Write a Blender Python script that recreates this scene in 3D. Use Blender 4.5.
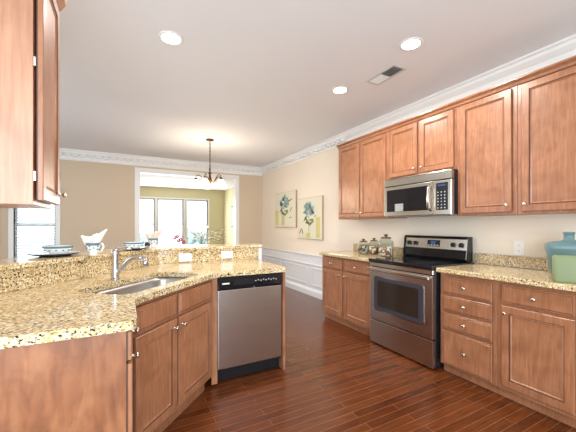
import bpy, bmesh, math, random
from mathutils import Vector, Matrix
PI = math.pi
random.seed(7)
for o in list(bpy.data.objects):
    bpy.data.objects.remove(o, do_unlink=True)
scene = bpy.context.scene
C = scene.collection

# ------------------------------------------------------------------ camera, world, lights, exposure
TH = math.atan(165/307)
cam = bpy.data.cameras.new('camera'); cam_o = bpy.data.objects.new('camera', cam); C.objects.link(cam_o)
cam_o.location = (0, 0, 1.28); cam_o.rotation_euler = (PI/2, 0, -TH)
cam.sensor_width = 36; cam.lens = 307/576*36; cam.shift_y = 10/576; cam.clip_start = 0.05
scene.camera = cam_o
scene.view_settings.view_transform = 'Standard'
scene.view_settings.look = 'None'
scene.view_settings.gamma = 1
scene.view_settings.use_curve_mapping = False
scene.view_settings.exposure = 0.55

world = bpy.data.worlds.new('sky'); scene.world = world; world.use_nodes = True
bg = world.node_tree.nodes['Background']
bg.inputs[0].default_value = (0.78, 0.90, 1.0, 1); bg.inputs[1].default_value = 2.6

def area(name, loc, rot, sx, sy, power, col=(1, 1, 1)):
    l = bpy.data.lights.new(name, 'AREA'); l.shape = 'RECTANGLE'; l.size = sx; l.size_y = sy
    l.energy = power; l.color = col
    o = bpy.data.objects.new(name, l); C.objects.link(o); o.location = loc; o.rotation_euler = rot
    return o
# fill lamps added at invented openings behind camera and at left; sunroom daylight between
area('fill_rear', (-0.7, -1.87, 1.3), (PI/2, 0, 0), 3.4, 2.3, 122, (0.81, 0.92, 1.0))
area('daylight_sunroom', (1.25, 10.36, 1.35), (-PI/2, 0, 0), 2.5, 1.55, 62, (0.97, 0.99, 1.0))
area('fill_left', (-2.97, 4.2, 1.4), (PI/2, 0, -PI/2), 2.2, 2.0, 3, (0.9, 0.96, 1.0))
CAN_POWER = 15.0
CEIL = 2.72

# ------------------------------------------------------------------ materials
MATS = {}
def nm(name):
    m = bpy.data.materials.new(name); m.use_nodes = True
    nt = m.node_tree; b = nt.nodes['Principled BSDF']
    MATS[name] = m
    return m, nt, b
def lk(nt, a, b): nt.links.new(a, b)
def pbr(name, col, rough=0.5, metal=0.0, emit=None, es=0, trans=0, ior=1.45, alpha=1, coat=0, bump=0, bscale=200, spec=None):
    m, nt, b = nm(name)
    b.inputs['Base Color'].default_value = (*col, 1); b.inputs['Roughness'].default_value = rough
    b.inputs['Metallic'].default_value = metal; b.inputs['IOR'].default_value = ior
    b.inputs['Transmission Weight'].default_value = trans; b.inputs['Coat Weight'].default_value = coat
    if spec is not None: b.inputs['Specular IOR Level'].default_value = spec
    if emit: b.inputs['Emission Color'].default_value = (*emit, 1); b.inputs['Emission Strength'].default_value = es
    b.inputs['Alpha'].default_value = alpha
    # every material gets a light procedural variation
    tc = nt.nodes.new('ShaderNodeTexCoord'); n = nt.nodes.new('ShaderNodeTexNoise'); n.inputs['Scale'].default_value = bscale
    lk(nt, tc.outputs['Object'], n.inputs['Vector'])
    if bump:
        bp = nt.nodes.new('ShaderNodeBump'); bp.inputs['Strength'].default_value = bump; bp.inputs['Distance'].default_value = 0.002
        lk(nt, n.outputs['Fac'], bp.inputs['Height']); lk(nt, bp.outputs['Normal'], b.inputs['Normal'])
    else:
        mr = nt.nodes.new('ShaderNodeMapRange'); mr.inputs['To Min'].default_value = max(0, rough-.03); mr.inputs['To Max'].default_value = min(1, rough+.03)
        lk(nt, n.outputs['Fac'], mr.inputs['Value']); lk(nt, mr.outputs['Result'], b.inputs['Roughness'])
    return m
def ramp(nt, stops):
    r = nt.nodes.new('ShaderNodeValToRGB'); e = r.color_ramp.elements
    while len(e) > 1: e.remove(e[-1])
    e[0].position = stops[0][0]; e[0].color = (*stops[0][1], 1)
    for p, c in stops[1:]:
        x = e.new(p); x.color = (*c, 1)
    return r
def wood(name, dark, mid, light, rough=0.32, sc=(14, 14, 1.2), blotch=5):
    m, nt, b = nm(name)
    tc = nt.nodes.new('ShaderNodeTexCoord'); oi = nt.nodes.new('ShaderNodeObjectInfo')
    va = nt.nodes.new('ShaderNodeVectorMath'); va.operation = 'ADD'
    sc_ = nt.nodes.new('ShaderNodeVectorMath'); sc_.operation = 'SCALE'; sc_.inputs['Scale'].default_value = 9
    cb = nt.nodes.new('ShaderNodeCombineXYZ')
    for i in range(3): lk(nt, oi.outputs['Random'], cb.inputs[i])
    lk(nt, cb.outputs[0], sc_.inputs[0]); lk(nt, tc.outputs['Object'], va.inputs[0]); lk(nt, sc_.outputs[0], va.inputs[1])
    mp = nt.nodes.new('ShaderNodeMapping'); mp.inputs['Scale'].default_value = sc
    lk(nt, va.outputs[0], mp.inputs['Vector'])
    n = nt.nodes.new('ShaderNodeTexNoise'); n.inputs['Scale'].default_value = 5; n.inputs['Detail'].default_value = 8; n.inputs['Distortion'].default_value = .6
    lk(nt, mp.outputs[0], n.inputs['Vector'])
    r = ramp(nt, [(0.25, dark), (0.5, mid), (0.75, light)]); lk(nt, n.outputs['Fac'], r.inputs['Fac'])
    n2 = nt.nodes.new('ShaderNodeTexNoise'); n2.inputs['Scale'].default_value = blotch; n2.inputs['Detail'].default_value = 4; n2.inputs['Distortion'].default_value = 1.2
    lk(nt, va.outputs[0], n2.inputs['Vector'])
    r2 = ramp(nt, [(0.3, (.80, .77, .73)), (0.7, (1.1, 1.1, 1.1))]); lk(nt, n2.outputs['Fac'], r2.inputs['Fac'])
    mx = nt.nodes.new('ShaderNodeMix'); mx.data_type = 'RGBA'; mx.blend_type = 'MULTIPLY'; mx.inputs['Factor'].default_value = 1
    lk(nt, r.outputs['Color'], mx.inputs['A']); lk(nt, r2.outputs['Color'], mx.inputs['B'])
    lk(nt, mx.outputs['Result'], b.inputs['Base Color']); b.inputs['Roughness'].default_value = rough
    return m
def granite():
    m, nt, b = nm('granite')
    tc = nt.nodes.new('ShaderNodeTexCoord')
    n1 = nt.nodes.new('ShaderNodeTexNoise'); n1.inputs['Scale'].default_value = 9; n1.inputs['Detail'].default_value = 5
    n2 = nt.nodes.new('ShaderNodeTexNoise'); n2.inputs['Scale'].default_value = 78; n2.inputs['Detail'].default_value = 4; n2.inputs['Roughness'].default_value = .7
    v = nt.nodes.new('ShaderNodeTexVoronoi'); v.inputs['Scale'].default_value = 145
    n3 = nt.nodes.new('ShaderNodeTexNoise'); n3.inputs['Scale'].default_value = 96; n3.inputs['Detail'].default_value = 2
    mpg = nt.nodes.new('ShaderNodeMapping'); mpg.inputs['Rotation'].default_value = (.3, .2, .5); mpg.inputs['Scale'].default_value = (.75, 1.25, 1)
    lk(nt, tc.outputs['Object'], mpg.inputs['Vector'])
    for n in (n1, n2, v, n3): lk(nt, mpg.outputs[0], n.inputs['Vector'])
    r1 = ramp(nt, [(0.33, (.26, .16, .06)), (0.43, (.60, .45, .22)), (0.54, (.76, .63, .40)), (0.70, (.88, .81, .63))])
    lk(nt, n2.outputs['Fac'], r1.inputs['Fac'])
    r2 = ramp(nt, [(0.35, (.84, .76, .62)), (0.65, (1.06, 1.04, 1.0))]); lk(nt, n1.outputs['Fac'], r2.inputs['Fac'])
    mx = nt.nodes.new('ShaderNodeMix'); mx.data_type = 'RGBA'; mx.blend_type = 'MULTIPLY'; mx.inputs['Factor'].default_value = 1
    lk(nt, r1.outputs['Color'], mx.inputs['A']); lk(nt, r2.outputs['Color'], mx.inputs['B'])
    # coloured crystals
    sx = nt.nodes.new('ShaderNodeSeparateColor'); lk(nt, v.outputs['Color'], sx.inputs['Color'])
    r3 = ramp(nt, [(0.0, (.16, .11, .07)), (0.09, (.16, .11, .07)), (0.11, (.93, .90, .84)), (0.18, (.93, .90, .84)), (.2, (.52, .34, .13)), (.27, (.52, .34, .13)), (0.29, (1, 1, 1))])
    r3.color_ramp.interpolation = 'CONSTANT'
    r4 = ramp(nt, [(0.0, (1, 1, 1)), (0.27, (1, 1, 1)), (0.29, (0, 0, 0))]); r4.color_ramp.interpolation = 'CONSTANT'
    lk(nt, sx.outputs[0], r3.inputs['Fac']); lk(nt, sx.outputs[0], r4.inputs['Fac'])
    mx2 = nt.nodes.new('ShaderNodeMix'); mx2.data_type = 'RGBA'
    mf = nt.nodes.new('ShaderNodeMath'); mf.operation = 'MULTIPLY'; mf.inputs[1].default_value = .7
    lk(nt, r4.outputs['Color'], mf.inputs[0]); lk(nt, mf.outputs[0], mx2.inputs['Factor'])
    lk(nt, mx.outputs['Result'], mx2.inputs['A']); lk(nt, r3.outputs['Color'], mx2.inputs['B'])
    r5 = ramp(nt, [(0.38, (0.04, .03, .025)), (0.42, (1, 1, 1))]); lk(nt, n3.outputs['Fac'], r5.inputs['Fac'])
    mx3 = nt.nodes.new('ShaderNodeMix'); mx3.data_type = 'RGBA'; mx3.blend_type = 'MULTIPLY'; mx3.inputs['Factor'].default_value = 1
    lk(nt, mx2.outputs['Result'], mx3.inputs['A']); lk(nt, r5.outputs['Color'], mx3.inputs['B'])
    lk(nt, mx3.outputs['Result'], b.inputs['Base Color'])
    b.inputs['Roughness'].default_value = .12
    return m
def floor_mat():
    m, nt, b = nm('hardwood')
    tc = nt.nodes.new('ShaderNodeTexCoord')
    br = nt.nodes.new('ShaderNodeTexBrick'); br.offset = .37; br.squash = 1
    br.inputs['Color1'].default_value = (.085, .021, .006, 1); br.inputs['Color2'].default_value = (.135, .038, .011, 1)
    br.inputs['Mortar'].default_value = (.30, .13, .06, 1); br.inputs['Scale'].default_value = 1  # seams lighter than the boards: light caught by the grooves, painted in
    br.inputs['Mortar Size'].default_value = .0011; br.inputs['Mortar Smooth'].default_value = .1
    br.inputs['Brick Width'].default_value = .85; br.inputs['Row Height'].default_value = .066
    lk(nt, tc.outputs['Object'], br.inputs['Vector'])
    mp = nt.nodes.new('ShaderNodeMapping'); mp.inputs['Scale'].default_value = (2, 30, 1)
    lk(nt, tc.outputs['Object'], mp.inputs['Vector'])
    n = nt.nodes.new('ShaderNodeTexNoise'); n.inputs['Scale'].default_value = 2.5; n.inputs['Detail'].default_value = 6
    lk(nt, mp.outputs[0], n.inputs['Vector'])
    r = ramp(nt, [(.3, (.72, .70, .68)), (.7, (1.25, 1.22, 1.2))]); lk(nt, n.outputs['Fac'], r.inputs['Fac'])
    mx = nt.nodes.new('ShaderNodeMix'); mx.data_type = 'RGBA'; mx.blend_type = 'MULTIPLY'; mx.inputs['Factor'].default_value = 1
    lk(nt, br.outputs['Color'], mx.inputs['A']); lk(nt, r.outputs['Color'], mx.inputs['B'])
    lk(nt, mx.outputs['Result'], b.inputs['Base Color'])
    b.inputs['Roughness'].default_value = .2; b.inputs['Specular IOR Level'].default_value = .5
    bp = nt.nodes.new('ShaderNodeBump'); bp.inputs['Strength'].default_value = .25; bp.inputs['Distance'].default_value = .002; bp.invert = True
    lk(nt, br.outputs['Fac'], bp.inputs['Height']); lk(nt, bp.outputs['Normal'], b.inputs['Normal'])
    return m
def stainless(name, col=(.62, .60, .57), rough=.27, sc=(2, 2, 120)):
    m, nt, b = nm(name)
    tc = nt.nodes.new('ShaderNodeTexCoord'); mp = nt.nodes.new('ShaderNodeMapping'); mp.inputs['Scale'].default_value = sc
    lk(nt, tc.outputs['Object'], mp.inputs['Vector'])
    n = nt.nodes.new('ShaderNodeTexNoise'); n.inputs['Scale'].default_value = 3; n.inputs['Detail'].default_value = 3
    lk(nt, mp.outputs[0], n.inputs['Vector'])
    mr = nt.nodes.new('ShaderNodeMapRange'); mr.inputs['To Min'].default_value = rough-.004; mr.inputs['To Max'].default_value = rough+.006
    lk(nt, n.outputs['Fac'], mr.inputs['Value']); lk(nt, mr.outputs['Result'], b.inputs['Roughness'])
    r = ramp(nt, [(.3, tuple(c*.985 for c in col)), (.7, tuple(min(1, c*1.01) for c in col))]); lk(nt, n.outputs['Fac'], r.inputs['Fac'])
    lk(nt, r.outputs['Color'], b.inputs['Base Color'])
    b.inputs['Metallic'].default_value = 1; b.inputs['Anisotropic'].default_value = 0
    return m
def glass(name, col=(1, 1, 1), rough=0.0):
    m, nt, b = nm(name); nt.nodes.remove(b)
    out = nt.nodes['Material Output']
    t = nt.nodes.new('ShaderNodeBsdfTransparent'); t.inputs[0].default_value = (*col, 1)
    g = nt.nodes.new('ShaderNodeBsdfGlossy'); g.inputs['Roughness'].default_value = .03
    lw = nt.nodes.new('ShaderNodeLayerWeight'); lw.inputs[0].default_value = .5
    f = nt.nodes.new('ShaderNodeMath'); f.operation = 'POWER'; f.inputs[1].default_value = 4; lk(nt, lw.outputs['Facing'], f.inputs[0])
    ms = nt.nodes.new('ShaderNodeMixShader')
    lk(nt, f.outputs[0], ms.inputs[0]); lk(nt, t.outputs[0], ms.inputs[1]); lk(nt, g.outputs[0], ms.inputs[2]); lk(nt, ms.outputs[0], out.inputs[0])
    return m

WOOD = wood('cinnamon_maple', (.27, .108, .050), (.345, .148, .073), (.42, .195, .105))
WOOD_LIT = wood('cinnamon_maple_lit', (.40, .19, .11), (.47, .235, .14), (.54, .285, .18), sc=(12, 12, .8), blotch=2)  # paler copy of the maple, with bright light on the cabinet end painted in
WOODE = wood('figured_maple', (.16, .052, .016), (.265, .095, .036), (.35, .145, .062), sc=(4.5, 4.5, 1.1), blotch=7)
WOODD = pbr('glaze_and_gap_shade', (.12, .045, .024), .5)
GRAN = granite(); FLOORM = floor_mat()
CEILM = pbr('ceiling_paint', (.85, .86, .885), .9, bump=.05)
WALL = pbr('wall_paint', (.81, .72, .61), .85, bump=.05)
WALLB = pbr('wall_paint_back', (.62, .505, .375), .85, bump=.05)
WALLS = pbr('sunroom_paint', (.64, .58, .36), .85, bump=.05)
TRIM = pbr('white_trim', (.82, .82, .81), .35)
WAIN = pbr('wainscot_paint', (.74, .76, .80), .4)
SS = stainless('stainless', (.54, .51, .49), .27, (2, 2, 6)); SSV = stainless('stainless_bright', (.60, .56, .49), .24, (120, 2, 2)); SSD = stainless('stainless_dark', (.5, .48, .46), .3)
SINKM = stainless('sink_steel', (.52, .50, .48), .38, (3, 3, 3))
CHROME = pbr('chrome', (.55, .55, .57), .12, 1)
NICKEL = pbr('nickel', (.66, .62, .56), .22, 1)
BLK = pbr('black_plastic', (.012, .012, .014), .25)
BLKG = pbr('black_glass', (.008, .008, .010), .05, coat=.3)
OVG = pbr('oven_glass', (.028, .020, .014), .06)
RIM = pbr('oven_window_rim', (.045, .045, .06), .2)
WHITE = pbr('white_plastic', (.85, .84, .82), .35)
PORC = pbr('porcelain', (.86, .86, .85), .12, coat=.5)
BLUE = pbr('blue_glaze', (.10, .22, .26), .15)
DGL = pbr('dark_glaze', (.03, .05, .06), .15)
LIN = pbr('white_linen', (.88, .84, .78), .9, bump=.4, bscale=60)
PEACH = pbr('peach_linen', (.85, .60, .47), .9, bump=.4, bscale=60)
BRONZE = pbr('bronze', (.11, .055, .025), .35, .8)
SHADE = pbr('frosted_glass_lit', (.95, .9, .8), .5, emit=(1, .86, .66), es=2.2)
LAMP = pbr('lamp_lens', (1, 1, 1), .5, emit=(1, .96, .88), es=14)
GLASS = glass('clear_glass'); JAR = glass('jar_glass', (.90, .93, .92))
VASEM = pbr('blue_green_glass', (.19, .31, .32), .12, trans=.35, ior=1.3, bump=.2, bscale=30)
GREENM = pbr('pale_green_glass', (.26, .32, .17), .35, trans=.15, ior=1.3, bump=1, bscale=140)
LCD = pbr('display_blue', (.02, .04, .12), .2, emit=(.10, .18, .45), es=.2)
INK = pbr('dark_ink', (.05, .05, .05), .5)
GREY = pbr('grey_metal', (.42, .42, .42), .5)
DARK = pbr('dark_void', (.03, .03, .03), .9)
SLAT = pbr('blind_slat', (.50, .60, .68), .5)

# ------------------------------------------------------------------ mesh helpers
class MB:
    def __init__(s): s.bm = bmesh.new()
    def box(s, x0, x1, y0, y1, z0, z1, mat=None):
        r = bmesh.ops.create_cube(s.bm, size=1)
        M = Matrix.Translation(((x0+x1)/2, (y0+y1)/2, (z0+z1)/2)) @ Matrix.Diagonal((abs(x1-x0), abs(y1-y0), abs(z1-z0), 1))
        if mat is not None: M = mat @ M
        bmesh.ops.transform(s.bm, matrix=M, verts=r['verts']); return s
    def rings(s, rings, close=True, cap0=True, cap1=True):
        vs = [[s.bm.verts.new(p) for p in r] for r in rings]
        n = len(vs[0])
        for a, b in zip(vs, vs[1:]):
            for i in range(n if close else n-1):
                j = (i+1) % n
                s.bm.faces.new((a[i], a[j], b[j], b[i]))
        if cap0: s.bm.faces.new(list(reversed(vs[0])))
        if cap1: s.bm.faces.new(vs[-1])
        return s
    def lathe(s, prof, c=(0, 0, 0), n=24, axis='z', caps=True):
        rg = []
        for r, h in prof:
            row = []
            for i in range(n):
                a = 2*PI*i/n; x, y = r*math.cos(a), r*math.sin(a)
                p = (x, y, h) if axis == 'z' else ((x, -h, y) if axis == '-y' else (h, x, y))
                row.append((c[0]+p[0], c[1]+p[1], c[2]+p[2]))
            rg.append(row)
        return s.rings(rg, cap0=caps, cap1=caps)
    def tube(s, pts, r, n=10, caps=True):
        pts = [Vector(p) for p in pts]; rr = r if isinstance(r, (list, tuple)) else [r]*len(pts)
        rg = []; up = Vector((0, 0, 1)); prev = None
        for i, p in enumerate(pts):
            t = (pts[min(i+1, len(pts)-1)]-pts[max(i-1, 0)]).normalized()
            u = prev if prev is not None else (up if abs(t.z) < .9 else Vector((1, 0, 0)))
            a = (u - t*u.dot(t)).normalized(); b = t.cross(a); prev = a
            rg.append([p+a*rr[i]*math.cos(2*PI*k/n)+b*rr[i]*math.sin(2*PI*k/n) for k in range(n)])
        return s.rings(rg, cap0=caps, cap1=caps)
    def prism(s, poly, z0, z1):
        return s.rings([[(x, y, z0) for x, y in poly], [(x, y, z1) for x, y in poly]])
    def ball(s, c, r, sz=(1, 1, 1), sub=2):
        q = bmesh.ops.create_icosphere(s.bm, subdivisions=sub, radius=r)
        bmesh.ops.transform(s.bm, matrix=Matrix.Translation(c) @ Matrix.Diagonal((*sz, 1)), verts=q['verts']); return s
    def build(s, name, mat, parent=None, bev=0, smooth=False, seg=1, solid=0, sub=0):
        bmesh.ops.recalc_face_normals(s.bm, faces=s.bm.faces)
        me = bpy.data.meshes.new(name); s.bm.to_mesh(me); s.bm.free()
        o = bpy.data.objects.new(name, me); C.objects.link(o); me.materials.append(mat)
        if parent: o.parent = parent
        if smooth:
            for p in me.polygons: p.use_smooth = True
        if solid:
            md = o.modifiers.new('t', 'SOLIDIFY'); md.thickness = solid; md.offset = 0
        if sub:
            md = o.modifiers.new('s', 'SUBSURF'); md.levels = sub; md.render_levels = sub
        if bev:
            md = o.modifiers.new('b', 'BEVEL'); md.width = bev; md.segments = seg; md.limit_method = 'ANGLE'; md.angle_limit = math.radians(40)
        return o
def B(x0, x1, y0, y1, z0, z1): return MB().box(x0, x1, y0, y1, z0, z1)
def tag(o, label, cat, group=None):
    o['label'] = label; o['category'] = cat
    if group: o['group'] = group
    return o
def thing(name, label, cat, loc=(0, 0, 0), rz=0, group=None):
    o = bpy.data.objects.new(name, None); C.objects.link(o); o.empty_display_size = .1
    o.location = loc; o.rotation_euler = (0, 0, rz)
    return tag(o, label, cat, group)
def struct(o): o['kind'] = 'structure'; return o
def offset(poly, d):
    out = []
    for i, p in enumerate(poly):
        p = Vector(p)
        ds = []
        if i > 0: ds.append((p-Vector(poly[i-1])).normalized())
        if i < len(poly)-1: ds.append((Vector(poly[i+1])-p).normalized())
        ns = [Vector((-t.y, t.x)) for t in ds]
        n = sum(ns, Vector((0, 0))).normalized(); k = 1/n.dot(ns[0])
        out.append(tuple(p+n*d*k))
    return out
def round_poly(poly, radii, n=6):
    out = []
    L = len(poly)
    for i, p in enumerate(poly):
        r = radii[i]; p = Vector(p)
        if not r: out.append(tuple(p)); continue
        a = Vector(poly[i-1]); b = Vector(poly[(i+1) % L])
        p0 = p+(a-p).normalized()*r; p1 = p+(b-p).normalized()*r
        for k in range(n+1):
            t = k/n; q = p0*(1-t)**2+p*2*t*(1-t)+p1*t*t; out.append(tuple(q))
    return out

# ------------------------------------------------------------------ room shell
XR = 3.07; YB = 7.07; YS = 10.4
o = struct(B(-3.1, 3.2, -2.0, 10.6, -.1, 0).build('floor', FLOORM))
o = struct(B(-3.1, 3.2, -2.0, 7.2, CEIL, CEIL+.1).build('ceiling', CEILM))
o = struct(B(-.95, 3.2, 7.2, 10.6, 2.5, 2.6).build('ceiling_sunroom', CEILM))
struct(B(XR, XR+.12, -2.0, YB+.13, 0, CEIL).build('wall_right', WALL))
def wall_with_holes(name, x0, x1, y0, y1, z1, holes, mat):
    m = MB(); xs = x0
    for hx0, hx1, hz0, hz1 in sorted(holes):
        m.box(xs, hx0, y0, y1, 0, z1)
        if hz0 > 0: m.box(hx0, hx1, y0, y1, 0, hz0)
        m.box(hx0, hx1, y0, y1, hz1, z1); xs = hx1
    m.box(xs, x1, y0, y1, 0, z1)
    return struct(m.build(name, mat))
wall_with_holes('wall_back', -3.1, XR, YB, YB+.13, CEIL, [(-1.70, -1.10, .6, 2.08), (.30, 2.38, 0, 2.40)], WALLB)
def wall_y(name, y0, y1, x0, x1, z1, holes, mat):
    m = MB(); ys = y0
    for a, b, c, d in sorted(holes):
        m.box(x0, x1, ys, a, 0, z1)
        if c > 0: m.box(x0, x1, a, b, 0, c)
        m.box(x0, x1, a, b, d, z1); ys = b
    m.box(x0, x1, ys, y1, 0, z1)
    return struct(m.build(name, mat))
wall_y('wall_left', -2.0, YB, -3.1, -2.98, CEIL, [(3.1, 5.3, .4, 2.4)], WALLB)  # unseen opening added for the left fill
wall_with_holes('wall_rear', -2.98, XR, -2.0, -1.88, CEIL, [(-2.4, 1.0, .15, 2.45)], WALL)  # unseen opening added to let in the rear fill
struct(B(-.77, -.65, 1.20, 2.12, 0, CEIL).build('wall_kitchen_left', WALL))
wall_with_holes('wall_sunroom_back', -.95, 3.2, YS, YS+.12, 2.5, [(-.02, .87, .55, 2.14), (.95, 1.73, .55, 2.14), (1.84, 2.52, .55, 2.14)], WALLS)
struct(B(XR, XR+.12, 7.2, YS, 0, 2.5).build('wall_sunroom_right', WALLS))
struct(B(-.95, -.85, 7.2, YS, 0, 2.5).build('wall_sunroom_left', WALLS))
# opening casing
m = MB(); m.box(.21, .31, YB-.02, YB+.15, 0, 2.49).box(2.37, 2.46, YB-.02, YB+.15, 0, 2.49).box(.31, 2.37, YB-.02, YB+.15, 2.39, 2.49)
struct(m.build('trim_1', TRIM, bev=.004))
# windows
def window(name, x0, x1, z0, z1, y, blinds=0, casing=.07, mid=None, glassy=True):
    root = bpy.data.objects.new(name, None); C.objects.link(root); root['kind'] = 'structure'; root.location = ((x0+x1)/2, y, z0)
    w = (x1-x0)/2; h = z1-z0
    m = MB()
    m.box(-w-casing, -w, -.02, .10, -.02, h+casing).box(w, w+casing, -.02, .10, -.02, h+casing).box(-w, w, -.02, .10, h, h+casing)
    m.build('window_frame', TRIM, root, bev=.003)
    MB().box(-w-casing-.01, w+casing+.01, -.06, .10, -.05, -.02).build('window_sill', TRIM, root, bev=.003)
    mz = h*.46 if mid is None else mid-z0
    f = .035
    for nme, a, b, yy in (('lower_sash', 0, mz+.02, .05), ('upper_sash', mz-.02, h, .075)):
        m = MB(); m.box(-w, -w+f, yy, yy+.02, a, b).box(w-f, w, yy, yy+.02, a, b).box(-w+f, w-f, yy, yy+.02, a, a+f).box(-w+f, w-f, yy, yy+.02, b-f, b)
        s_ = m.build(nme, TRIM, root, bev=.002)
        MB().box(-w+f, w-f, yy+.009, yy+.012, a+f, b-f).build('pane', GLASS, s_)
    if blinds:
        m = MB(); n = int(h/.05)
        for i in range(n):
            z = .03+i*.05
            m.box(-w+.01, w-.01, -.0215, .0215, -.001, .001, Matrix.Translation((0, .02, z)) @ Matrix.Rotation(math.radians(blinds), 4, 'X'))
        m.box(-w+.005, w-.005, 0, .04, h-.04, h)
        bl = m.build('blinds', SLAT, root); bl['kind'] = 'stuff'
    return root
window('window_1', -1.70, -1.10, .6, 2.06, YB, blinds=22, mid=1.30)
for i, (a, b) in enumerate(((-.02, .87), (.95, 1.73), (1.84, 2.52))):
    window('window_%d' % (i+2), a, b, .56, 2.14, YS, mid=1.34, casing=.04 if i < 2 else .045)
# back door at the far left of the dining wall
d = struct(B(-2.75, -1.885, YB-.03, YB-.001, .01, 2.05).build('door_1', WALLB, bev=.003))
m = MB(); m.tube([(-1.99, YB-.03, 1.13), (-1.93, YB-.09, 1.11), (-1.915, YB-.10, 1.02), (-1.93, YB-.09, .94), (-1.99, YB-.03, .92)], .012)
m.build('door_handle', NICKEL, d, smooth=True)

# crown mouldings (swept profile)
def crown(name, p0, p1, inward, z, prof, mat=TRIM, ext=(0, 0)):
    d = (Vector(p1)-Vector(p0)).normalized(); n = Vector(inward)
    rg = []
    for P, sgn, e in ((Vector(p0), 1, ext[0]), (Vector(p1), -1, ext[1])):
        rg.append([((P+n*a+d*sgn*e*a).x, (P+n*a+d*sgn*e*a).y, z+h) for a, h in prof])
    m = MB(); m.rings(rg)
    return m
CP = [(0, 0), (.085, 0), (.085, -.018), (.07, -.026), (.062, -.05), (.035, -.078), (.028, -.085), (.02, -.085), (.02, -.135), (.014, -.15), (0, -.15)]
def dentils(m, p0, p1, inward, z, step=.125):
    d = Vector(p1)-Vector(p0); L = d.length; d.normalize(); n = Vector(inward)
    k = int(L/step)
    for i in range(k):
        c = Vector(p0)+d*(i+.5)*step
        a = c+n*.018; b = c+n*.080
        hx = d*.034
        xs = [(a-hx), (a+hx), (b+hx), (b-hx)]
        m.rings([[(q.x, q.y, z-.125) for q in xs], [(q.x, q.y, z-.085) for q in xs]])
m = crown('c', (XR, YB), (XR, -1.88), (-1, 0), CEIL, CP, ext=(1, 0))
dentils(m, (XR, YB-.1), (XR, 3.7), (-1, 0), CEIL)
struct(m.build('trim_2', TRIM))
m = crown('c', (-2.98, YB), (XR, YB), (0, -1), CEIL, [(a*1.15, h*1.3) for a, h in CP], ext=(0, 1))
dentils(m, (-2.98, YB), (XR-.1, YB), (0, -1), CEIL)
struct(m.build('trim_3', TRIM))
# wainscot on the right wall beyond the cabinets and on the back wall
WY0 = 3.62
m = B(XR-.010, XR, WY0, YB, .0, .74)
struct(m.build('trim_4', WAIN))
RP = [(0, 0), (.032, 0), (.034, -.012), (.02, -.03), (.014, -.055), (.014, -.17), (.024, -.18), (.024, -.195), (0, -.205)]
m = crown('c', (XR-.01, YB), (XR-.01, WY0), (-1, 0), .76, RP)
dm = m
d0 = Vector((XR-.01, 0))
for i in range(60):
    y = WY0+.03+i*.057
    if y < YB-.05: m.box(XR-.036, XR-.02, y, y+.026, .70, .722)
struct(m.build('trim_5', WAIN))
m = MB()
for y0, y1 in ((6.02, 6.92), (4.92, 5.87), (3.72, 4.77)):
    for (a, b, c, e) in ((y0, y1, .49, .515), (y0, y1, .19, .215), (y0, y0+.025, .215, .49), (y1-.025, y1, .215, .49)):
        m.box(XR-.024, XR-.010, a, b, c, e)
struct(m.build('trim_6', WAIN, bev=.004))
BP = [(0, 0), (.022, 0), (.022, .09), (.014, .115), (.006, .13), (0, .13)]
struct(crown('b', (XR-.010, YB), (XR-.010, WY0), (-1, 0), 0, BP).build('baseboard_right', WAIN))
struct(crown('b', (2.46, YB), (XR-.03, YB), (0, -1), 0, BP).build('baseboard_back', TRIM))

# ------------------------------------------------------------------ outside, seen through the windows
struct(B(-30, 30, 11.0, 60, -.6, -.5).build('ground', pbr('pale_gravel', (.72, .74, .74), .9, bump=.3, bscale=3)))
LEAF = pbr('garden_leaves', (.36, .43, .38), .8, bump=.5, bscale=8)
def shrub(x, y, r, h, label):
    m = MB()
    for i in range(14):
        a = random.random()*6.28; q = random.random()*r*.6
        m.ball((q*math.cos(a), q*math.sin(a), h*(.25+.6*random.random())), r*(.35+.25*random.random()), sub=2)
    for v in m.bm.verts: v.co += Vector((random.uniform(-.05, .05), random.uniform(-.05, .05), random.uniform(-.05, .05)))*r
    t = thing('garden_shrub', label, 'shrub', (x, y, -.5), group='shrubs in the garden')
    m.build('foliage', LEAF, t)
    MB().tube([(0, 0, 0), (0, 0, h*.4)], .05).build('stem', BRONZE, t)
shrub(.9, 16, .9, 1.3, 'round garden shrub seen low in the left sunroom window')
shrub(3.6, 16.5, .9, 1.4, 'round garden shrub seen low in the right sunroom window')

# ------------------------------------------------------------------ cabinets
def panel(w, h, t, kind='door', x=0, z=0, y=0):
    """raised/recessed panel in the xz plane, front towards -y; lower left corner at x,z, back at y"""
    if kind == 'door':
        R = [(0, 0), (0, .005), (0, t-.003), (.003, t), (.050, t), (.053, t-.006), (.0555, t-.006), (.060, t-.003), (.068, t-.009)]
    else:
        R = [(0, 0), (0, .005), (0, t-.006), (.003, t-.003), (.010, t-.0025), (.0125, t-.0045), (.016, t)]
    rg = []
    for i, d in R:
        rg.append([(x+i, y-d, z+i), (x+w-i, y-d, z+i), (x+w-i, y-d, z+h-i), (x+i, y-d, z+h-i)])
    m = MB().rings(rg); n = 0
    return m
def glaze(o, kind):
    """dark chocolate glaze rubbed into the grooves; rear edge strip has gap shade painted in"""
    o.data.materials.append(WOODD)
    lim = ((0, 0), (4, 5)) if kind == 'door' else ((0, 0), (4, 4))  # first range is painted gap shade, second the glazed groove
    nr = 9 if kind == 'door' else 7
    for i in range(nr-1):
        if any(a <= i <= b for a, b in lim):
            for k in range(4): o.data.polygons[i*4+k].material_index = 1
KP = [(.0001, 0), (.009, 0), (.009, .003), (.005, .006), (.005, .014), (.010, .018), (.0145, .023), (.0135, .028), (.006, .031), (.0001, .0315)]
def knob(parent, x, y, z):
    return MB().lathe(KP, (x, y, z), 14, '-y').build('knob', NICKEL, parent, smooth=True)
DT = .02
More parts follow.
